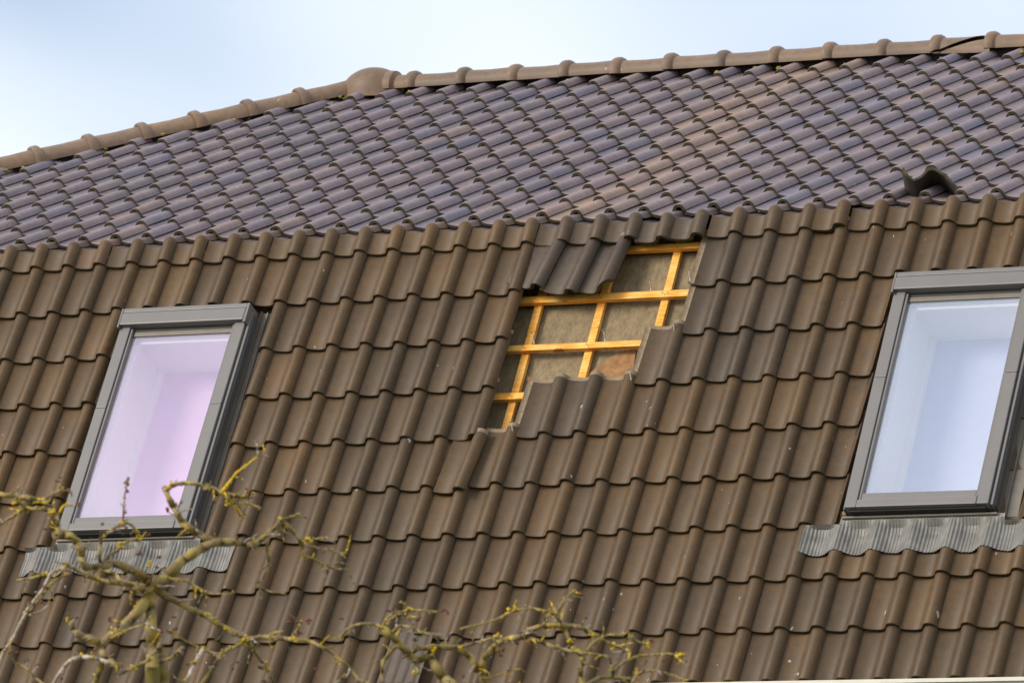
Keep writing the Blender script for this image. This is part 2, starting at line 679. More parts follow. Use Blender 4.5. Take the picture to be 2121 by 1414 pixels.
# ribbed vent tile low on the slope, behind the twigs
mb = MB()
dv = D0 + G1 * 9
rows = []
ys = [0.0, 0.01, 0.33]
xsv = []
for i in range(29):
    xx = -0.170 + 0.235 * i / 28
    ph = (i % 7) / 7
    xsv.append((xx, 0.002 + (0.007 if ph < 0.45 else 0.0)))
for yy in ys:
    rows.append([ML @ Vector((16 * w + 0.01 + xx, -dv + yy, zz - yy * TILT - (0.01 if yy == 0 else 0))) for xx, zz in xsv])
mb.grid(rows)
o = mb.build('vent_tile', M['vent'], lower, smooth=True, sharp=40)

# bend tiles over the mansard break
BD = [(D0, 0.0, -0.004, 0), (D0 - 0.007, 0.0, 0.0, 0), (0.028, 0.0, -0.005, 0), (0.010, 0, -0.004, 1), (0, 0.010, -0.005, 2), (0, 0.028, -0.011, 3), (0, E0 + 0.075, -0.042, 3)]


def bend_mesh(name, seed):
    mb = MB()
    nl = Vector((0, -math.sin(AL), math.cos(AL)))
    nu = Vector((0, -math.sin(BU), math.cos(BU)))

    def st(i, prof, dn=0.0):
        d, e, n0, typ = BD[i]
        base = Vector((0, -d * math.cos(AL), -d * math.sin(AL))) if d else Vector((0, e * math.cos(BU), e * math.sin(BU)))
        nn = [nl, nl.lerp(nu, 0.33).normalized(), nl.lerp(nu, 0.67).normalized(), nu][typ]
        return [Vector((x, 0, 0)) + base + nn * (z + n0 + dn) for x, z in prof]
    mb.grid([st(i, PROF) for i in range(len(BD))], 0)
    mb.grid([st(i, INNER) for i in reversed(range(len(BD)))], 3)
    mb.grid([st(0, INNER), st(0, PROF)], 1)
    mb.grid([st(6, PROF), st(6, INNER)], 2)
    mb.grid([[st(i, PROF)[-1] for i in range(len(BD))], [st(i, INNER)[-1] for i in range(len(BD))]], 3)
    o = mesh_obj(name, mb.v, mb.f, [M['tile'], M['butt'], M['fresh'], M['under']], None, mb.m, True, 50)
    bm = bmesh.new()
    bm.from_mesh(o.data)
    bmesh.ops.remove_doubles(bm, verts=bm.verts[:], dist=0.0002)
    bmesh.ops.recalc_face_normals(bm, faces=bm.faces[:])
    bm.to_mesh(o.data)
    bm.free()
    o.data.set_sharp_from_angle(angle=math.radians(50))
    me = o.data
    bpy.data.objects.remove(o)
    return me


BEND = bend_mesh('bend_tile', 0)
rest = Joined()
rnd = random.Random(5)
for j in range(-16, 60):
    x = j * w
    if x < XL or x > XR:
        continue
    MAT = Matrix.Translation((x + rnd.uniform(-.003, .003), 0, Z0)) @ Matrix.Rotation(math.radians(rnd.uniform(-.7, .7)), 4, 'Y')
    if j in (20, 21):
        MAT = MAT @ Matrix.Translation((-0.008 if j == 20 else -0.012, -0.008, -0.012 if j == 20 else -0.004))
    if j == 25:
        MAT = MAT @ Matrix.Translation((-0.004, -0.01, 0.008))
    col = lower_tint(x, 0.05, rnd)
    if rnd.random() < 0.07 and x > 0.5:
        col = Vector((0.128, 0.070, 0.034))
    if 16 < j < 22:
        col = col.lerp(Vector((0.078, 0.055, 0.036)), 0.6)
    if in_view(LP(x, 0.0), 40):
        place(BEND, MAT, col, lower, 'bend_tile')
    else:
        rest.add(BEND, MAT, col)
rest.build('bend_tile_field', lower)

# upper slope
cand = []
rnd = random.Random(23)
GONE_U = set()
for k in range(0, 12):
    e = E0 + G2 * k
    for j in range(-16, 60):
        x = j * w
        hipx = HX - (HE - 0.08 - e) * 0.687 / 0.726     # the hip runs through here at height e
        if x < hipx + 0.10 or x > XR or (k, j) in GONE_U:
            continue
        MAT = MU @ Matrix.Translation((x, e, 0)) @ jitter(rnd)
        P = UPT(x, e + 0.1, 0)
        dist = (P - CAM).length
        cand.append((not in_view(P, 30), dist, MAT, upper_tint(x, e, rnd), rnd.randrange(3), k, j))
cand.sort(key=lambda c: (c[0], c[1]))
rest = Joined()
# tiles on the hip are cut along it
hip_cut = {}
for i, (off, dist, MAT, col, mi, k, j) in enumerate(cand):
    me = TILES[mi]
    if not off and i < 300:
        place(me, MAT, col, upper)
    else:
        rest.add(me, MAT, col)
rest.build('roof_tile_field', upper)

# ================================================================= BATTENS IN THE HOLE
for k in range(0, 10):
    dd = D0 + G1 * k - 0.003
    mb = MB()
    rn = random.Random(k)
    slope_box(mb, 2.2, 5.05, dd - 0.019 + rn.uniform(-.003, .003), dd + 0.021, -0.148, -0.119)
    mb.build('batten', M['timber'], lower, bevel=0.0025)
for q in range(-3, 3):
    xx = 4.021 + 0.367 * q
    mb = MB()
    slope_box(mb, xx - 0.022, xx + 0.022, 0.03, EAVE - 0.05, -0.1745, -0.1485)
    mb.build('counter_batten', M['timber'], lower, bevel=0.0025)
for pts in ([(3.84, .80), (3.93, .78), (3.95, .99), (3.66, .985), (3.72, .90)], [(3.33, .93), (3.46, .985), (3.44, 1.0), (3.34, .96)], [(3.58, .975), (3.66, .93), (3.65, .95), (3.60, .99)]):
    top = [LP(x - .018, d - .02, -0.1750) for x, d in pts]
    bot = [LP(x - .018, d - .02, -0.1770) for x, d in pts]
    n_ = len(pts)
    fcs = [tuple(range(n_)), tuple(range(2 * n_ - 1, n_ - 1, -1))] + [(i, i + n_, (i + 1) % n_ + n_, (i + 1) % n_) for i in range(n_)]
    mesh_obj('membrane_scrap', top + bot, fcs, M['rust'], lower)


# ---------------------------------------------------------------- tubes
def tube(points, radii, seg=6, cap=True):
    P = [Vector(p) for p in points]
    rows = []
    t0 = (P[1] - P[0]).normalized()
    ref = t0.orthogonal().normalized()
    for i, p in enumerate(P):
        a = P[max(i - 1, 0)]
        b = P[min(i + 1, len(P) - 1)]
        t = (b - a)
        t = t.normalized() if t.length > 1e-9 else t0
        ref = (ref - t * ref.dot(t))
        ref = ref.normalized() if ref.length > 1e-6 else t.orthogonal().normalized()
        bi = t.cross(ref)
        rows.append([p + (ref * math.cos(2 * math.pi * s / seg) + bi * math.sin(2 * math.pi * s / seg)) * radii[i] for s in range(seg)])
    mb = MB()
    mb.grid(rows, 0, True)
    if cap:
        mb.f.append(tuple(range(seg)))
        mb.f.append(tuple(range(len(mb.v) - 1, len(mb.v) - seg - 1, -1)))
        mb.m += [0, 0]
    return mb


# nail heads where battens cross counter-battens
for k in range(0, 5):
    for q in range(-2, 1):
        for sx in (-0.007, 0.008):
            cx, cd = 4.021 + 0.367 * q + sx, D0 + G1 * k - 0.003 + sx * 0.8
            tube([LP(cx, cd, -0.1195), LP(cx, cd, -0.1165)], [0.0032, 0.0030], 7).build('nail_head', M['frame_side'], lower)
# steel clips left standing on the battens and at the corners of the last tiles
for cx, cd, cn in ((3.942, .421, -.118), (3.752, .735, -.118), (3.340, .731, -.118), (4.205, .435, -.03), (4.19, .765, -.035), (4.01, 1.055, -.035), (3.405, 1.355, -.035)):
    pts = [(cx, cd + .01, cn - .005), (cx, cd - .004, cn + .012), (cx - .004, cd - .018, cn + .016), (cx - .006, cd - .03, cn + .03), (cx - .018, cd - .034, cn + .034), (cx + .004, cd - .04, cn + .036)]
    tube([LP(*p) for p in pts], [.004, .005, .005, .003, .0025, .0025], 6).build('tile_clip', M['steel'], lower, smooth=True)

# ================================================================= THE THREE SLIPPED TILES AND OTHER LOOSE ONES
brk = tile_mesh('broken_tile', 9, lambda x: max(0.0, (x + 0.055)) * 0.95 if x > -0.055 else 0.0)
slip = [
    (17, 3.337, 0.452, 0.020, -9.0, 'slipped brown roof tile over the hole, leftmost of the three crooked ones'),
    (18, 3.540, 0.492, 0.012, -7.0, 'slipped brown roof tile over the hole, middle one of the three crooked ones'),
    (19, 3.722, 0.490, 0.006, -6.0, 'slipped roof tile with its lower corner broken off, beside the bare battens'),
]
for j, x, d, n_, rz, lab in slip:
    me = brk if j == 19 else TILES[1]
    MAT = ML @ Matrix.Translation((x, -d, n_)) @ Matrix.Rotation(math.radians(rz), 4, 'Z') @ Matrix.Rotation(math.radians(-1.0), 4, 'X')
    o = place(me, MAT, Vector((0.080, 0.057, 0.040)), None, 'slipped_tile')
    tag(o, lab, 'roof tile', 'slipped tiles over the hole')
MAT = MU @ Matrix.Translation((5.43, 0.18, 0.110)) @ Matrix.Rotation(math.radians(22), 4, 'Z') @ Matrix.Rotation(math.radians(-33), 4, 'X') @ Matrix.Rotation(math.radians(8), 4, 'Y')
LPROF = [(-0.145, -0.004), (-0.136, -0.022), (-0.12, -0.045), (-0.095, -0.060), (-0.06, -0.042), (-0.028, -0.010), (0.0, 0.0), (0.03, -0.007), (0.07, -0.036), (0.11, -0.080), (0.148, -0.118)]
LIN = offs(LPROF, 0.016)
mb = MB()
lrow = lambda pr, y, dz=0.0: [(x_, y + 0.012 * math.sin(x_ * 60), z_ + dz - 0.02 * y) for x_, z_ in pr]
mb.grid([lrow(LPROF, 0.0, -0.003), lrow(LPROF, 0.006), lrow(LPROF, 0.30)], 0)
mb.grid([lrow(LIN, 0.001), lrow(LPROF, 0.0, -0.003)], 1)
mb.grid([lrow(LIN, 0.30), lrow(LIN, 0.001)], 3)
mb.grid([lrow(LPROF, 0.30), lrow(LIN, 0.30)], 2)
for e_ in (0, -1):
    mb.grid([[lrow(LPROF, 0.0)[e_], lrow(LPROF, 0.30)[e_]], [lrow(LIN, 0.001)[e_], lrow(LIN, 0.30)[e_]]], 2)
lt = mesh_obj('loose_tile', mb.v, mb.f, [M['tile'], M['butt'], M['fresh'], M['under']], None, mb.m, True, 50)
lme = lt.data
bpy.data.objects.remove(lt)
o = place(lme, MAT, Vector((0.20, 0.165, 0.165)), None, 'loose_tile')
tag(o, 'loose roof tile lifted up on the upper slope, showing its dark underside', 'roof tile')


# ================================================================= RIDGE AND HIP
def ridge_mesh(name, seed=0):
    mb = MB()
    segs = 14
    R0 = 0.082
    prof = [(0.0, R0 + 0.021), (0.012, R0 + 0.025), (0.038, R0 + 0.025), (0.052, R0 + 0.016), (0.060, R0 + 0.002), (0.20, R0 - 0.001), (0.345, R0 + 0.004), (0.362, R0 + 0.006)]
    def ring(x, r, dz=0.0):
        out = []
        for s in range(segs + 1):
            th = math.pi * (-0.06 + 1.12 * s / segs)
            out.append((x, -r * math.cos(th) * 1.08, r * math.sin(th) * 0.95 + dz))
        return out
    mb.grid([ring(x, r) for x, r in prof], 0)
    mb.grid([ring(x, r - 0.014) for x, r in reversed(prof)], 1)
    mb.grid([ring(0, prof[0][1] - 0.014), ring(0, prof[0][1])], 0)
    a = [ring(x, r) for x, r in prof]
    b = [ring(x, r - 0.014) for x, r in prof]
    mb.grid([[q[0] for q in a], [q[0] for q in b]], 0)
    mb.grid([[q[-1] for q in b], [q[-1] for q in a]], 0)
    me = bpy.data.meshes.new(name)
    me.from_pydata([tuple(p) for p in mb.v], [], mb.f)
    me.materials.append(M['ridge'])
    me.materials.append(M['under'])
    me.polygons.foreach_set('material_index', mb.m)
    me.polygons.foreach_set('use_smooth', [True] * len(mb.f))
    bm = bmesh.new()
    bm.from_mesh(me)
    bmesh.ops.remove_doubles(bm, verts=bm.verts[:], dist=0.0002)
    bmesh.ops.recalc_face_normals(bm, faces=bm.faces[:])
    bm.to_mesh(me)
    bm.free()
    me.set_sharp_from_angle(angle=math.radians(55))
    return me


RIDGE = ridge_mesh('ridge_tile')
ridge_axis = UPT(0, HE, 0.0)
RZ = ridge_axis.z - 0.040
RY = ridge_axis.y
rnd = random.Random(3)
RS = 0.336


def rcol():
    c = Vector((0.205, 0.136, 0.086)).lerp(Vector((0.175, 0.122, 0.084)), rnd.random())
    return c * rnd.uniform(0.92, 1.08)


for q in range(0, 36):
    x = 0.675 + RS * q
    MAT = Matrix.Translation((x, RY + 0.003 * min(q, 12) + rnd.uniform(-.004, .004), RZ + 0.0024 * min(q, 12) + rnd.uniform(-.003, .003))) @ Matrix.Rotation(math.radians(rnd.uniform(-.8, .8)), 4, 'Z') @ Matrix.Rotation(math.radians(rnd.uniform(-.5, .5)), 4, 'Y')
    if q == 10:
        continue
    place(RIDGE, MAT, rcol(), house, 'ridge_tile')
# the broken ridge tile: two halves that have dropped apart
bm = bmesh.new()
bm.from_mesh(RIDGE)
halves = []
for sgn in (1, -1):
    b2 = bm.copy()
    bmesh.ops.bisect_plane(b2, geom=b2.verts[:] + b2.edges[:] + b2.faces[:], plane_co=(0.10, 0, 0.0), plane_no=(-0.36 * sgn, 0.10 * sgn, 0.93 * sgn), clear_outer=True)
    me2 = bpy.data.meshes.new('ridge_tile_half')
    b2.to_mesh(me2)
    b2.free()
    me2.materials.append(M['ridge'])
    me2.materials.append(M['under'])
    halves.append(me2)
bm.free()
xb = 0.675 + RS * 10
place(halves[1], Matrix.Translation((xb, RY + 0.03, RZ + 0.024)), rcol(), house, 'broken_ridge_tile')
place(halves[0], Matrix.Translation((xb + 0.012, RY + 0.018, RZ + 0.008)) @ Matrix.Rotation(math.radians(2), 4, 'Y'), rcol(), house, 'broken_ridge_tile')

# hip
hdir2 = Vector((0.687, 0.726))
A0 = UPT(HX, HE, 0.0)
A1 = UPT(HX - 3.78 * 0.687 / 0.726, 0.0, 0.0)
hd = (A0 - A1).normalized()
hup = Vector((0, 0, 1))
hup = (hup - hd * hup.dot(hd)).normalized()
hside = hup.cross(hd)
for q in range(0, 14):
    base = A0 - hd * (0.06 + RS * (q + 1)) - hup * 0.040
    MAT = Matrix((hd, hside, hup)).transposed().to_4x4()
    MAT.translation = base
    MAT = MAT @ Matrix.Translation((RS + .02, 0, 0)) @ Matrix.Rotation(math.pi, 4, 'Z') if False else MAT
    MAT = MAT @ Matrix.Rotation(math.radians(rnd.uniform(-.6, .6)), 4, 'Z')
    c = rcol()
    place(RIDGE, MAT, c * 1.05, house, 'hip_tile')

# hip cap where the hips meet the ridge
mb = MB()
rows = []
for i in range(11):
    ph = math.pi * 0.5 * (1 - i / 10.0)
    zz = 0.155 * math.sin(ph)
    rr = math.cos(ph)
    rows.append([Vector((HX + 0.115 + 0.205 * rr * math.cos(t_) , RY + 0.15 * rr * math.sin(t_), RZ - 0.015 + zz)) for t_ in [2 * math.pi * s / 24 for s in range(24)]])
rows.append([Vector((p.x, p.y, p.z - 0.05)) for p in rows[-1]])
mb.grid(rows, 0, True)
o = mb.build('hip_cap', M['ridge'], house, smooth=True)
o.color = (0.19, 0.125, 0.08, 1)
mb = MB()
rows = []
for xx, rr in ((0.20, 0.112), (0.245, 0.116), (0.275, 0.112), (0.285, 0.085), (0.43, 0.083)):
    rows.append([Vector((HX + xx, RY - rr * 1.05 * math.cos(t_), RZ + rr * math.sin(t_) * 0.97)) for t_ in [math.pi * (-.06 + 1.12 * s_ / 16) for s_ in range(17)]])
mb.grid(rows)
o = mb.build('cap_collar', M['ridge'], house, smooth=True, sharp=40)
o.color = (0.20, 0.132, 0.084, 1)

# added near-black strips paint the shaded gap below ridge and hip tiles
mb = MB()
mb.box((0.35, RY - 0.005, RZ - 0.12), (XR, RY + 0.05, RZ + 0.03))
mb.build('ridge_board', M['ridge_gap'], house)
mb = MB()
Mh = Matrix((hd, hside, hup)).transposed().to_4x4()
Mh.translation = A0 - hup * 0.04
mb.box((-4.6, -0.05, -0.12), (-0.1, 0.05, 0.02), Mh)
mb.build('hip_board', M['ridge_gap'], house)


# moss tufts and droppings caught under the ridge
def blob(mb, c, r, rn, sq=0.6):
    b = len(mb.v)
    n1, n2 = 5, 7
    rows = []
    for i in range(n1 + 1):
        ph = math.pi * i / n1 - math.pi / 2
        rows.append([Vector(c) + Vector((math.cos(ph) * math.cos(2 * math.pi * s / n2) * r * rn.uniform(.7, 1.3), math.cos(ph) * math.sin(2 * math.pi * s / n2) * r * rn.uniform(.7, 1.3), math.sin(ph) * r * sq * rn.uniform(.7, 1.3))) for s in range(n2)])
    mb.grid(rows, 0, True)


mb = MB()
rn = random.Random(41)
for j in range(2, 34):
    if rn.random() < 0.62:
        for q in range(rn.randrange(2, 6)):
            x = j * w + rn.uniform(-0.10, 0.02)
            blob(mb, UPT(x, 3.69 + rn.uniform(-0.05, 0.05), -0.046 + rn.uniform(-.01, .02)), rn.uniform(0.008, 0.020), rn)
for q in range(46):
    e = rn.uniform(1.2, 3.7)
    xh = HX - (HE - e) * 0.687 / 0.726 + 0.125
    blob(mb, UPT(xh + rn.uniform(-.03, .05), e, -0.04 + rn.uniform(-.01, .02)), rn.uniform(0.007, 0.018), rn)
for q in range(26):
    k = rn.randrange(0, 11)
    j = rn.randrange(0, 30)
    blob(mb, UPT(j * w + 0.05, E0 + G2 * k - 0.01, -0.064), rn.uniform(0.004, 0.009), rn)
tag(mb.build('moss', M['moss'], upper, smooth=True), kind='stuff')


# ================================================================= ROOF WINDOWS
def roof_window(x0, x1, gmat, bmat):
    d0, d1 = WD0, WD1
    mb = MB()
    # frame: dark outer casing with a hollow middle
    slope_box(mb, x0 + .004, x0 + .070, d0 + .02, d1 - .01, -0.185, 0.030)
    slope_box(mb, x1 - .070, x1 - .004, d0 + .02, d1 - .01, -0.185, 0.030)
    slope_box(mb, x0 + .070, x1 - .070, d0 + .02, d0 + .12, -0.185, 0.028)
    slope_box(mb, x0 + .070, x1 - .070, d1 - .09, d1 - .012, -0.185, 0.020)
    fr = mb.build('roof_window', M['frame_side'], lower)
    # side covers in two lengths each, with a seam
    for a_, b_ in ((x0, x0 + .063), (x1 - .063, x1)):
        seam = d0 + 0.63
        for s0, s1 in ((d0 + .10, seam - .001), (seam + .001, d1)):
            m2 = MB()
            slope_box(m2, a_, b_, s0, s1, -0.02, 0.055)
            m2.build('side_cover', M['frame'], fr, bevel=0.004)
    for a_, b_ in ((x0 + .065, x0 + .078), (x1 - .078, x1 - .065)):
        m2 = MB()
        slope_box(m2, a_, b_, d0 + .11, d1 - .05, 0.0, 0.046)
        m2.build('sash_strip', M['frame'], fr, bevel=0.003)
    # outer edge trim
    m2 = MB()
    slope_box(m2, x1 + .004, x1 + .020, d0 + .03, d1 - .002, -0.04, 0.040)
    m2.build('edge_trim', M['frame'], fr, bevel=0.003)
    m2 = MB()
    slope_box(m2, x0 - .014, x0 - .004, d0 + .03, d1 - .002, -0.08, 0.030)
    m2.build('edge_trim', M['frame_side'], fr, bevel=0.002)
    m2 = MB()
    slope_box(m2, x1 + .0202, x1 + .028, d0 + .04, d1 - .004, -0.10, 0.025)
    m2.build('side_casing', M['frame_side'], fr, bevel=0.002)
    # hood
    m2 = MB()
    slope_box(m2, x0 + .004, x1 - .004, d0 + .026, d0 + .104, 0.030, 0.082)
    m2.build('hood', M['frame'], fr, bevel=0.006)
    m2 = MB()
    slope_box(m2, x0 + .004, x1 - .004, d0 - .004, d0 + .022, 0.02, 0.078)
    m2.build('hood_upper_strip', M['frame'], fr, bevel=0.004)
    for a_, b_ in ((x0 - .008, x0 + .0035), (x1 - .0035, x1 + .012)):
        m2 = MB()
        slope_box(m2, a_, b_, d0 - .003, d0 + .118, -0.02, 0.080)
        m2.build('hood_end_cap', M['frame'], fr, bevel=0.003)
    # sash bottom rail, cover and the shadow joint between
    m2 = MB()
    slope_box(m2, x0 + .079, x1 - .079, d1 - .088, d1 - .050, 0.0, 0.044)
    m2.build('sash_rail', M['frame'], fr, bevel=0.003)
    m2 = MB()
    slope_box(m2, x0 + .064, x1 - .064, d1 - .043, d1 + .002, 0.0, 0.058)
    m2.build('bottom_cover', M['frame'], fr, bevel=0.005)
    m2 = MB()
    slope_box(m2, x0 + .079, x1 - .079, d0 + .122, d0 + .150, 0.0, 0.030)
    m2.build('sash_top_rail', M['flash'], fr, bevel=0.003)
    m2 = MB()
    slope_box(m2, x0 + .02, x1 - .02, d1 + .003, d1 + .012, -0.10, 0.030)
    m2.build('gasket', M['gasket'], fr)
    # pane with thickness
    gx0, gx1, gd0, gd1 = x0 + .079, x1 - .079, d0 + .148, d1 - .088
    m2 = MB()
    m2.v += [LP(gx0, gd0, .022), LP(gx1, gd0, .022), LP(gx1, gd1, .022), LP(gx0, gd1, .022)]
    m2.f.append((3, 2, 1, 0))
    m2.m.append(0)
    m2.build('pane', gmat, fr)
    # white lining behind the glass; added back panel painted with the reflected sky tone
    m2 = MB()
    q = [(gx0, gd0), (gx1, gd0), (gx1, gd1), (gx0, gd1)]
    lev = [0.015, -0.05, -0.33]
    ins = [0.0, 0.0, 0.0]
    rows_ = [[LP(x, d, n_) for x, d in q] for n_ in lev]
    m2.grid(rows_, 0, True)
    # a narrow added step stands for the pane's double reflection
    m2.build('lining', M['white'], fr)
    m2 = MB()
    slope_box(m2, gx0 + .001, gx0 + .022, gd0 + .001, gd1 - .001, -0.045, -0.015)
    slope_box(m2, gx1 - .022, gx1 - .001, gd0 + .001, gd1 - .001, -0.045, -0.015)
    slope_box(m2, gx0 + .022, gx1 - .022, gd0 + .001, gd0 + .024, -0.045, -0.015)
    m2.build('inner_sash', M['white'], fr, bevel=0.003)
    m2 = MB()
    slope_box(m2, gx0 - .02, gx1 + .02, gd0 - .02, gd1 + .02, -0.345, -0.3305)
    m2.build('blind', bmat, fr)
    m2 = MB()
    slope_box(m2, gx0 + .0005, gx0 + .030, gd0 + .002, gd1 - .002, -0.329, -0.29)
    m2.build('blind_rail', M['white'], fr)
    # side flashing channel
    m2 = MB()
    rws = []
    for d in (d0 - 0.02, d1 + 0.01):
        rws.append([LP(x1 + ox, d, n_) for ox, n_ in ((.028, -.02), (.030, -.052), (.050, -.054), (.054, -.040), (.060, -.040), (.064, -.055), (.12, -.058))])
    m2.grid(rws)
    m2.build('flashing_channel', M['flash'], fr, smooth=False)
    m2 = MB()
    rws = []
    for d in (d0 - 0.02, d1 + 0.01):
        rws.append([LP(x0 - .10, d, -.075), LP(x0 - .012, d, -.070)])
    m2.grid(rws)
    m2.build('flashing_channel', M['gasket'], fr)  # near-black sheet paints the shade of the gap left of the frame
    # pleated apron dressed over the tiles below
    m2 = MB()
    ax0, ax1 = x0 - .225, x1 + .285
    k7 = D0 + G1 * 7
    ncol = 300

    def prof_at(x):
        jj = math.floor((x + 0.160) / w)
        xr = x - jj * w - 0.0
        if xr > 0.030:
            xr -= w
        for i in range(len(PROF) - 1):
            if PROF[i][0] <= xr <= PROF[i + 1][0]:
                f = (xr - PROF[i][0]) / (PROF[i + 1][0] - PROF[i][0])
                return PROF[i][1] * (1 - f) + PROF[i + 1][1] * f
        return PROF[0][1]

    def smooth_prof(x):
        return sum(prof_at(x + o_) for o_ in (-.03, -.02, -.01, 0, .01, .02, .03)) / 7 + 0.003
    rws, rws_b = [], []
    for d, bl in ((d1 + .010, 0.0), (d1 + .030, 0.05), (d1 + .060, 0.75), (d1 + .10, 1.0), (d1 + .15, 1.0), (d1 + .213, 1.0)):
        r_, rb = [], []
        for i in range(ncol + 1):
            x = ax0 + (ax1 - ax0) * i / ncol
            base = smooth_prof(x) + 0.011
            flat = -0.022
            ple = 0.0018 * (1 if i % 4 < 2 else -1) * (0.3 + 0.7 * bl)
            nn = flat * (1 - bl) + base * bl + ple - (k7 - d) / G1 * 0.024 * bl
            wob = 0.004 * math.sin(x * 23) + 0.003 * noise.noise(Vector((x * 30, 0, 0)))
            dd = d + (wob if d > d1 + .2 else 0)
            if x < x0 - .04 or x > x1 + .07:
                dd = max(dd, D0 + G1 * 6 + 0.006 + 0.02 * (d - d1))
            lean = 0.0
            r_.append(LP(x + lean, dd, nn))
            rb.append(LP(x + lean, dd, nn - 0.003))
        rws.append(r_)
        rws_b.append(rb)
    m2.grid(rws)
    m2.grid([rws[-1], rws_b[-1]])
    ap = m2.build('apron', M['lead'], fr)
    m2 = MB()
    slope_box(m2, x0 - .03, x1 + .03, d1 + .013, d1 + .024, -0.06, -0.006)
    m2.build('apron_upstand', M['flash'], fr, bevel=.002)
    return fr


wl = roof_window(*WIN[0], M['glass_pink'], M['blind_pink'])
wr = roof_window(*WIN[1], M['glass_blue'], M['blind_blue'])
wl['label'] = 'grey roof window with pinkish glass behind the bare branches'
wr['label'] = 'grey roof window with pale blue glass right of the hole'

# ================================================================= GUTTER
gl0 = LP(0, 3.03, 0.12)
mb = MB()
rows = []
for xx in (XL - 1.0, XR):
    rr = 0.065
    row = []
    for s in range(13):
        th = math.pi * s / 12
        row.append(Vector((xx, gl0.y + rr - rr * math.cos(th), gl0.z - rr * math.sin(th))))
    rows.append([row[0] + Vector((0, -.012, 0.006)), row[0] + Vector((0, -.012, -.010))] + row)
mb.grid(rows)
rows = [[p + Vector((0, 0.0, -0.004)) for p in r] for r in rows]
mb.build('gutter', M['cream'], house, smooth=True, sharp=50)
mb = MB()
mb.box((XL - 0.8, gl0.y + 0.135, gl0.z - 0.20), (XR, gl0.y + 0.16, gl0.z + 0.03))
mb.build('fascia', M['cream'], house)

# ================================================================= BARE TREES IN FRONT OF THE HOUSE
def bark():
    mt, t, b = new_mat('bark_with_lichen')
    pos = world_pos(t)
    n1 = noise_tex(t, pos, 38, 5, 0.65)
    n2 = noise_tex(t, pos, 15, 4, 0.6)
    n3 = noise_tex(t, pos, 24, 3, 0.6)
    c = ramp(t, n1, 0.3, (0.095, 0.068, 0.036), 0.7, (0.34, 0.25, 0.15))
    c = mixc(t, ramp(t, n2, 0.38, (0, 0, 0), 0.58, (0.85, 0.85, 0.85)), c, (0.36, 0.265, 0.06))
    c = mixc(t, ramp(t, n3, 0.63, (0, 0, 0), 0.70, (0.9, 0.9, 0.9)), c, (0.62, 0.42, 0.02))
    t.links.new(c, b.inputs['Base Color'])
    b.inputs['Roughness'].default_value = 0.85
    bump(t, b, n1, 0.7, 0.004)
    return mt


M['bark'] = bark()
M['pale'] = simple_mat('bark_pale', (0.48, 0.40, 0.33), 0.8, 0, 0.3, 50)
M['lichen'] = simple_mat('lichen_yellow', (0.74, 0.50, 0.015), 0.9, 0, 0.3, 120, 0.6)
M['crust'] = simple_mat('lichen_olive', (0.46, 0.34, 0.08), 0.95, 0, 0.5, 90, 0.6)
M['bud'] = simple_mat('bud_red_brown', (0.16, 0.055, 0.04), 0.8, 0, 0.4, 80)
TD = 21.5


def ray_pt(px, py, depth):
    return CAM + (fw + RT * ((px - 1060.5) / FPX) - UP * ((py - 707) / FPX)) * depth


def catmull(pts, sub=4):
    out = []
    n_ = len(pts)
    for i in range(n_ - 1):
        p0, p1, p2, p3 = pts[max(i - 1, 0)], pts[i], pts[i + 1], pts[min(i + 2, n_ - 1)]
        for s_ in range(sub):
            t_ = s_ / sub
            out.append(tuple(0.5 * (2 * b_ + (c_ - a_) * t_ + (2 * a_ - 5 * b_ + 4 * c_ - d_) * t_ ** 2 + (-a_ + 3 * b_ - 3 * c_ + d_) * t_ ** 3) for a_, b_, c_, d_ in zip(p0, p1, p2, p3)))
    out.append(tuple(pts[-1]))
    return out


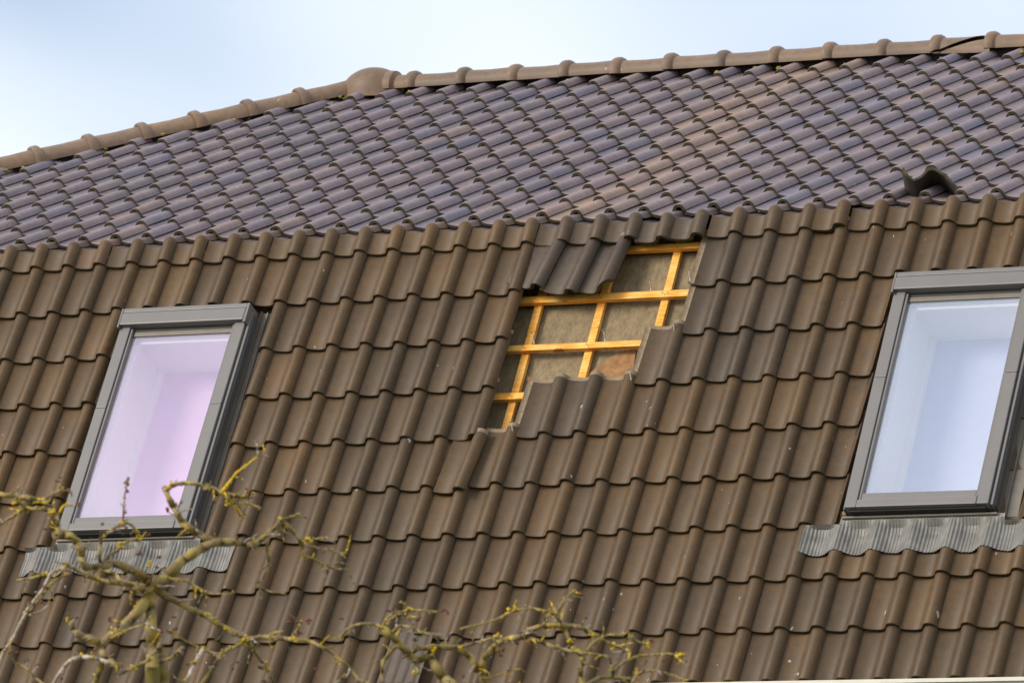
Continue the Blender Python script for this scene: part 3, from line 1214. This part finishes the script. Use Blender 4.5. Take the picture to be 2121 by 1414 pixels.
class Tree:
    def __init__(self, label, base_px, seed):
        self.rn = random.Random(seed)
        p = ray_pt(*base_px, TD)
        self.base = Vector((p.x, p.y, 0))
        self.root = empty('bare_tree', self.base)
        tag(self.root, label, 'tree', 'bare lichen-covered trees before the house')
        self.lines, self.tips = [], []
        self.known = []                     # (px, py, depth) along finished branches

    def depth_at(self, px, py):
        best, bd = None, 40.0 ** 2
        for x, y, d in self.known:
            q = (x - px) ** 2 + (y - py) ** 2
            if q < bd:
                bd, best = q, d
        return best

    def branch(self, pts, w0, w1, mat='bark', name='branch'):
        rn = self.rn
        c = catmull(pts, 5)
        d0 = self.depth_at(*pts[0])
        d1 = self.depth_at(*pts[-1])
        if d0 is None:
            d0 = d1 if d1 is not None else TD
        amp = rn.uniform(-0.35, 0.35) * min(1, len(pts) / 5)
        P, Rr = [], []
        for i, (x, y) in enumerate(c):
            t_ = i / (len(c) - 1)
            dep = d0 + amp * t_ + 0.03 * math.sin(i * 0.9 + amp * 20)
            self.known.append((x, y, dep))
            wd = (w0 + (w1 - w0) * t_) * (0.54 + 0.10 * min(1, w0 / 14)) * dep / FPX
            wd *= 1 + 0.24 * noise.noise(Vector((x * 0.11, y * 0.11, amp * 9))) + rn.uniform(-.13, .13)
            P.append(ray_pt(x + rn.uniform(-.7, .7), y + rn.uniform(-.7, .7), dep) - self.base)
            Rr.append(max(wd, 0.0012))
        tube(P, Rr, 8).build(name, M[mat], self.root, smooth=True)
        if w0 >= 4 and name == 'branch':
            self.lines.append(c)

    def twigs(self):
        rn = self.rn
        crust = []
        for c in list(self.lines):
            L = sum(math.hypot(c[i + 1][0] - c[i][0], c[i + 1][1] - c[i][1]) for i in range(len(c) - 1))
            for q in range(int(L / 23)):
                i = rn.randrange(1, len(c))
                x, y = c[i]
                a = math.atan2(y - c[i - 1][1], x - c[i - 1][0]) + rn.choice((-1, 1)) * rn.uniform(0.5, 1.3)
                ln = rn.choice((rn.uniform(8, 16), rn.uniform(14, 40)))
                pts = [(x, y)]
                for k_ in range(3):
                    a += rn.uniform(-.35, .35)
                    x, y = x + math.cos(a) * ln / 3, y + math.sin(a) * ln / 3
                    pts.append((x, y))
                self.branch(pts, rn.uniform(2.6, 4.2), 1.6, rn.choice(('bark', 'bark', 'lichen', 'pale')), 'twig')
                if rn.random() < 0.22:
                    self.tips.append((x, y))
            for q in range(int(L / 11)):
                x, y = rn.choice(c)
                crust.append((x + rn.uniform(-3, 3), y + rn.uniform(-3, 3)))
        self.dots(crust, 'crust', 'lichen_crust', 1.2, 2.6, 2, 3)

    def dots(self, lst, mat, name, r0, r1, n_=4, spread=5):
        mb = MB()
        for px, py in lst:
            dep = (self.depth_at(px, py) or TD) - 0.008
            for q in range(n_):
                c = ray_pt(px + self.rn.gauss(0, spread * .5), py + self.rn.gauss(0, spread * .5), dep) - self.base
                blob(mb, c, self.rn.uniform(r0, r1) * dep / FPX, self.rn, 0.8)
        tag(mb.build(name, M[mat], self.root, smooth=True), kind='stuff')


ta = Tree('bare gnarled tree with yellow lichen below the pinkish roof window', (318, 1440), 2)
# trunk down to the ground
pt = ray_pt(318, 1440, TD) - ta.base
tube([Vector((0.05, 0.02, -0.1)), Vector((0.03, 0.0, 0.5)), Vector((-0.02, 0.03, 1.6)), Vector((0.03, 0.0, pt.z * .7)), pt, ray_pt(315, 1380, TD) - ta.base], [0.15, 0.11, 0.085, 0.05, 0.026, 0.019], 12).build('trunk', M['bark'], ta.root, smooth=True)
A = [
    ([(318, 1445), (315, 1380), (313, 1322), (311, 1270), (308, 1235), (305, 1203)], 24, 15),
    ([(338, 1450), (338, 1400), (334, 1362), (322, 1330)], 24, 14),
    ([(308, 1240), (330, 1207), (352, 1188), (375, 1163), (400, 1146), (430, 1129), (455, 1122), (490, 1122), (520, 1129), (540, 1118), (560, 1100), (582, 1082)], 22, 7),
    ([(582, 1082), (600, 1092), (614, 1110), (625, 1130), (632, 1160)], 10, 4),
    ([(578, 1084), (586, 1074), (605, 1070), (624, 1061)], 6, 2),
    ([(618, 1116), (636, 1118), (655, 1115), (676, 1112)], 6, 3),
    ([(628, 1130), (660, 1134), (690, 1141), (716, 1145)], 4, 2),
    ([(626, 1148), (660, 1163), (690, 1176), (722, 1179)], 5, 3),
    ([(675, 1170), (700, 1164), (722, 1170)], 3, 2),
    ([(552, 1122), (556, 1146), (556, 1170), (546, 1195), (534, 1216)], 7, 3),
    ([(536, 1214), (552, 1222), (575, 1227), (592, 1229)], 3, 2),
    ([(452, 1122), (424, 1112), (400, 1098), (378, 1080), (364, 1058), (352, 1035), (341, 1010)], 14, 9),
    ([(345, 1014), (362, 1004), (385, 1000), (412, 1003), (435, 1011), (455, 1018), (480, 1024), (502, 1028), (524, 1030)], 8, 4),
    ([(425, 1006), (442, 1013), (458, 1020)], 12, 8),
    ([(460, 1018), (488, 982), (512, 962), (548, 935)], 6, 2, 'lichen'),
    ([(466, 1026), (480, 1038), (492, 1056), (498, 1070)], 4, 7, 'lichen'),
    ([(480, 1040), (496, 1034), (512, 1024), (528, 1020)], 4, 2),
    ([(470, 1042), (490, 1042), (512, 1042), (540, 1052)], 5, 2),
    ([(364, 1058), (370, 1048), (376, 1036)], 5, 2),
    ([(366, 1062), (384, 1056), (402, 1054)], 3, 2),
    ([(308, 1206), (290, 1186), (262, 1176), (238, 1166), (212, 1172), (180, 1175)], 16, 11),
    ([(182, 1176), (170, 1162), (168, 1140), (159, 1121), (140, 1106), (112, 1106)], 13, 15),
    ([(118, 1108), (120, 1086), (117, 1068), (106, 1058), (90, 1055), (55, 1054), (28, 1068), (-6, 1088)], 9, 5),
    ([(116, 1066), (102, 1050), (90, 1037), (60, 1030), (25, 1027), (-6, 1022)], 6, 9),
    ([(90, 1037), (104, 1025), (126, 1016), (146, 1017)], 6, 2),
    ([(54, 1054), (46, 1045), (36, 1037), (30, 1030)], 7, 5),
    ([(20, 1028), (30, 1014), (43, 1008)], 4, 2),
    ([(120, 1068), (128, 1052), (140, 1041)], 4, 5, 'lichen'),
    ([(208, 1172), (206, 1142), (211, 1117), (225, 1101), (244, 1089), (256, 1082)], 7, 5),
    ([(254, 1081), (257, 1050), (259, 1022), (265, 992)], 4, 2, 'bud'),
    ([(254, 1081), (271, 1086), (282, 1099), (290, 1113)], 5, 6),
    ([(212, 1168), (226, 1149), (244, 1139), (250, 1127), (266, 1120), (291, 1113)], 6, 5),
    ([(305, 1214), (250, 1207), (205, 1200), (170, 1185), (138, 1167)], 9, 7),
    ([(150, 1173), (118, 1180), (104, 1191), (85, 1225), (57, 1262), (30, 1315), (10, 1346), (-4, 1375)], 6, 5, 'pale'),
    ([(146, 1184), (112, 1204), (86, 1234), (60, 1268)], 6, 4),
    ([(106, 1191), (84, 1192), (60, 1197), (36, 1201)], 5, 3),
    ([(62, 1272), (84, 1264), (102, 1251)], 4, 2, 'pale'),
    ([(268, 1208), (252, 1204), (236, 1187), (212, 1180), (185, 1184)], 7, 5),
    ([(312, 1218), (350, 1236), (395, 1260), (430, 1276), (460, 1296), (490, 1312), (512, 1324)], 12, 8),
    ([(512, 1324), (540, 1319), (570, 1321), (602, 1323), (640, 1328), (675, 1343), (705, 1365), (735, 1395), (750, 1422)], 9, 4),
    ([(512, 1324), (492, 1336), (461, 1352), (442, 1380), (414, 1420)], 7, 6),
    ([(512, 1324), (525, 1343), (538, 1365), (549, 1378), (572, 1420)], 8, 4),
    ([(602, 1323), (612, 1308), (618, 1300), (622, 1288)], 5, 3),
    ([(306, 1240), (284, 1268), (255, 1298), (226, 1320), (211, 1335), (213, 1353), (226, 1367), (243, 1379)], 18, 11),
    ([(212, 1333), (188, 1323), (166, 1315), (152, 1302), (148, 1290), (144, 1281)], 14, 8),
    ([(222, 1326), (258, 1306), (288, 1296), (306, 1289)], 6, 4),
    ([(243, 1379), (216, 1369), (194, 1362), (165, 1360), (140, 1372), (122, 1396), (106, 1424)], 8, 6, 'pale'),
    ([(214, 1360), (206, 1390), (192, 1424)], 12, 9),
    ([(243, 1398), (268, 1385), (292, 1374), (312, 1366)], 6, 5),
    ([(318, 1372), (350, 1364), (364, 1352), (378, 1341)], 6, 8),
    ([(416, 1344), (440, 1351), (462, 1352)], 4, 3),
    ([(420, 1344), (406, 1368), (393, 1394), (384, 1422)], 7, 6, 'pale'),
    ([(345, 1305), (374, 1321), (400, 1335), (420, 1344)], 5, 5),
    ([(340, 1196), (384, 1202), (410, 1216), (436, 1228), (482, 1229)], 5, 2),
    ([(308, 1232), (284, 1216), (272, 1236), (276, 1250)], 10, 7),
    ([(314, 1290), (330, 1330), (328, 1345), (312, 1356)], 7, 6),
    ([(96, 1420), (70, 1400), (52, 1380), (30, 1372)], 5, 3),
]
for it in A:
    ta.branch(*it)
ta.twigs()
ta.dots([(90, 1037), (36, 1038), (55, 1055), (107, 1060), (253, 1082), (281, 1096), (290, 1113), (250, 1130), (583, 1078), (640, 1116), (472, 1042), (434, 1274), (452, 1288), (478, 1304), (512, 1323), (524, 1341), (145, 1282), (168, 1360), (240, 1376), (276, 1382), (416, 1342), (548, 1372), (610, 1325), (132, 1178), (308, 1168), (284, 1250), (300, 1200), (470, 1300), (505, 1330)], 'lichen', 'lichen_patch', 2.2, 4.4, 4, 6)
ta.dots([(95, 1095), (96, 1106), (265, 993), (262, 1000), (262, 1015), (212, 1085), (205, 1110), (210, 1100), (305, 1108), (598, 1286), (612, 1282), (622, 1290), (636, 1286), (640, 1284), (280, 1118), (330, 1155), (128, 1018), (145, 1018), (490, 1368), (480, 1380), (655, 1385), (36, 1352), (28, 1346), (620, 1310)] + ta.tips, 'bud', 'bud_cluster', 2.0, 4.0, 3, 5)

tb = Tree('low bare tree with curling lichen twigs at bottom centre', (1010, 1470), 6)
pt = ray_pt(1010, 1470, TD) - tb.base
tube([Vector((0.05, 0.02, -0.1)), Vector((0.02, 0.0, 0.5)), Vector((-0.03, 0.03, 1.6)), Vector((0.02, 0.0, pt.z * .7)), pt, ray_pt(985, 1430, TD) - tb.base], [0.15, 0.11, 0.085, 0.055, 0.03, 0.02], 12).build('trunk', M['bark'], tb.root, smooth=True)
B = [
    ([(985, 1436), (945, 1428), (925, 1408), (903, 1380), (889, 1355)], 26, 13),
    ([(890, 1358), (864, 1366), (850, 1358), (834, 1340), (815, 1321), (793, 1302)], 11, 15),
    ([(852, 1352), (866, 1342), (885, 1341), (905, 1339), (930, 1340), (952, 1343), (972, 1358), (986, 1380), (1000, 1404), (1012, 1436)], 8, 14),
    ([(796, 1303), (804, 1288), (815, 1277), (834, 1268)], 5, 4),
    ([(794, 1300), (797, 1288), (811, 1272), (832, 1266), (848, 1263), (872, 1264), (906, 1266)], 6, 3),
    ([(848, 1263), (840, 1254), (832, 1247)], 5, 3),
    ([(834, 1268), (846, 1280), (868, 1281)], 3, 2),
    ([(793, 1301), (775, 1292), (745, 1292), (721, 1302), (704, 1321)], 5, 6),
    ([(812, 1310), (825, 1297), (845, 1297), (865, 1305), (880, 1313), (916, 1313)], 6, 2),
    ([(828, 1332), (808, 1350), (795, 1370), (791, 1390), (796, 1424)], 7, 6),
    ([(858, 1362), (862, 1380), (868, 1394)], 6, 4),
    ([(945, 1341), (975, 1333), (1010, 1323), (1034, 1317)], 6, 4),
    ([(1000, 1398), (998, 1380), (1002, 1366), (1012, 1350), (1030, 1333), (1055, 1322), (1082, 1318), (1090, 1310), (1102, 1302), (1130, 1296), (1165, 1295), (1200, 1298), (1215, 1305), (1234, 1315)], 12, 7),
    ([(1083, 1318), (1110, 1325), (1135, 1335), (1160, 1342), (1185, 1348), (1207, 1352)], 8, 5),
    ([(1166, 1296), (1180, 1325), (1190, 1342), (1205, 1355), (1208, 1370), (1202, 1386), (1205, 1405), (1212, 1436)], 7, 12),
    ([(1165, 1294), (1153, 1276), (1140, 1268), (1105, 1260), (1075, 1262), (1050, 1272), (1010, 1288), (955, 1300)], 6, 3),
    ([(1067, 1263), (1067, 1254), (1070, 1243)], 5, 3, 'lichen'),
    ([(1152, 1276), (1164, 1249), (1180, 1231), (1192, 1221)], 5, 3),
    ([(1128, 1294), (1129, 1284), (1126, 1276)], 5, 3),
    ([(1210, 1354), (1224, 1336), (1245, 1321), (1262, 1314), (1290, 1316)], 5, 5),
    ([(1245, 1321), (1262, 1330), (1276, 1338), (1296, 1346)], 4, 4),
    ([(1268, 1402), (1276, 1385), (1300, 1366), (1330, 1357), (1356, 1355), (1386, 1353), (1412, 1356)], 6, 3),
    ([(1312, 1424), (1316, 1402), (1332, 1391), (1352, 1388), (1385, 1395), (1416, 1408)], 6, 3),
    ([(1206, 1424), (1235, 1406), (1262, 1402), (1290, 1404), (1314, 1407)], 8, 6),
    ([(1270, 1402), (1266, 1378), (1262, 1362), (1240, 1355), (1214, 1353)], 5, 4),
    ([(1004, 1404), (1030, 1398), (1055, 1388), (1076, 1384)], 4, 2),
    ([(1296, 1326), (1306, 1318), (1324, 1328), (1352, 1338)], 4, 2),
    ([(1300, 1366), (1304, 1352), (1298, 1344)], 4, 4, 'lichen'),
    ([(1018, 1348), (1030, 1346), (1044, 1344)], 5, 4),
    ([(985, 1440), (1080, 1446), (1160, 1440), (1212, 1434)], 20, 14),
    ([(1212, 1434), (1260, 1442), (1312, 1424)], 12, 8),
    ([(1340, 1362), (1336, 1374), (1326, 1372)], 3, 2),
    ([(690, 1420), (706, 1408), (716, 1396)], 5, 3),
]
for it in B:
    tb.branch(*it)
tb.twigs()
tb.dots([(850, 1262), (898, 1339), (957, 1342), (920, 1334), (1032, 1316), (1083, 1318), (1067, 1259), (1053, 1267), (1152, 1275), (1157, 1341), (1168, 1298), (1148, 1296), (1180, 1324), (1190, 1342), (1206, 1362), (1228, 1313), (1272, 1338), (1290, 1404), (1343, 1335), (1410, 1356), (862, 1390), (1215, 1305), (1196, 1348), (1318, 1392)], 'lichen', 'lichen_patch', 2.2, 4.4, 4, 6)
tb.dots([(915, 1262), (926, 1266), (870, 1280), (836, 1262), (905, 1338), (1120, 1330), (1042, 1346), (1110, 1336), (1400, 1354), (1375, 1365), (1350, 1328), (707, 1280), (1290, 1350)] + tb.tips, 'bud', 'bud_cluster', 2.0, 4.0, 3, 5)
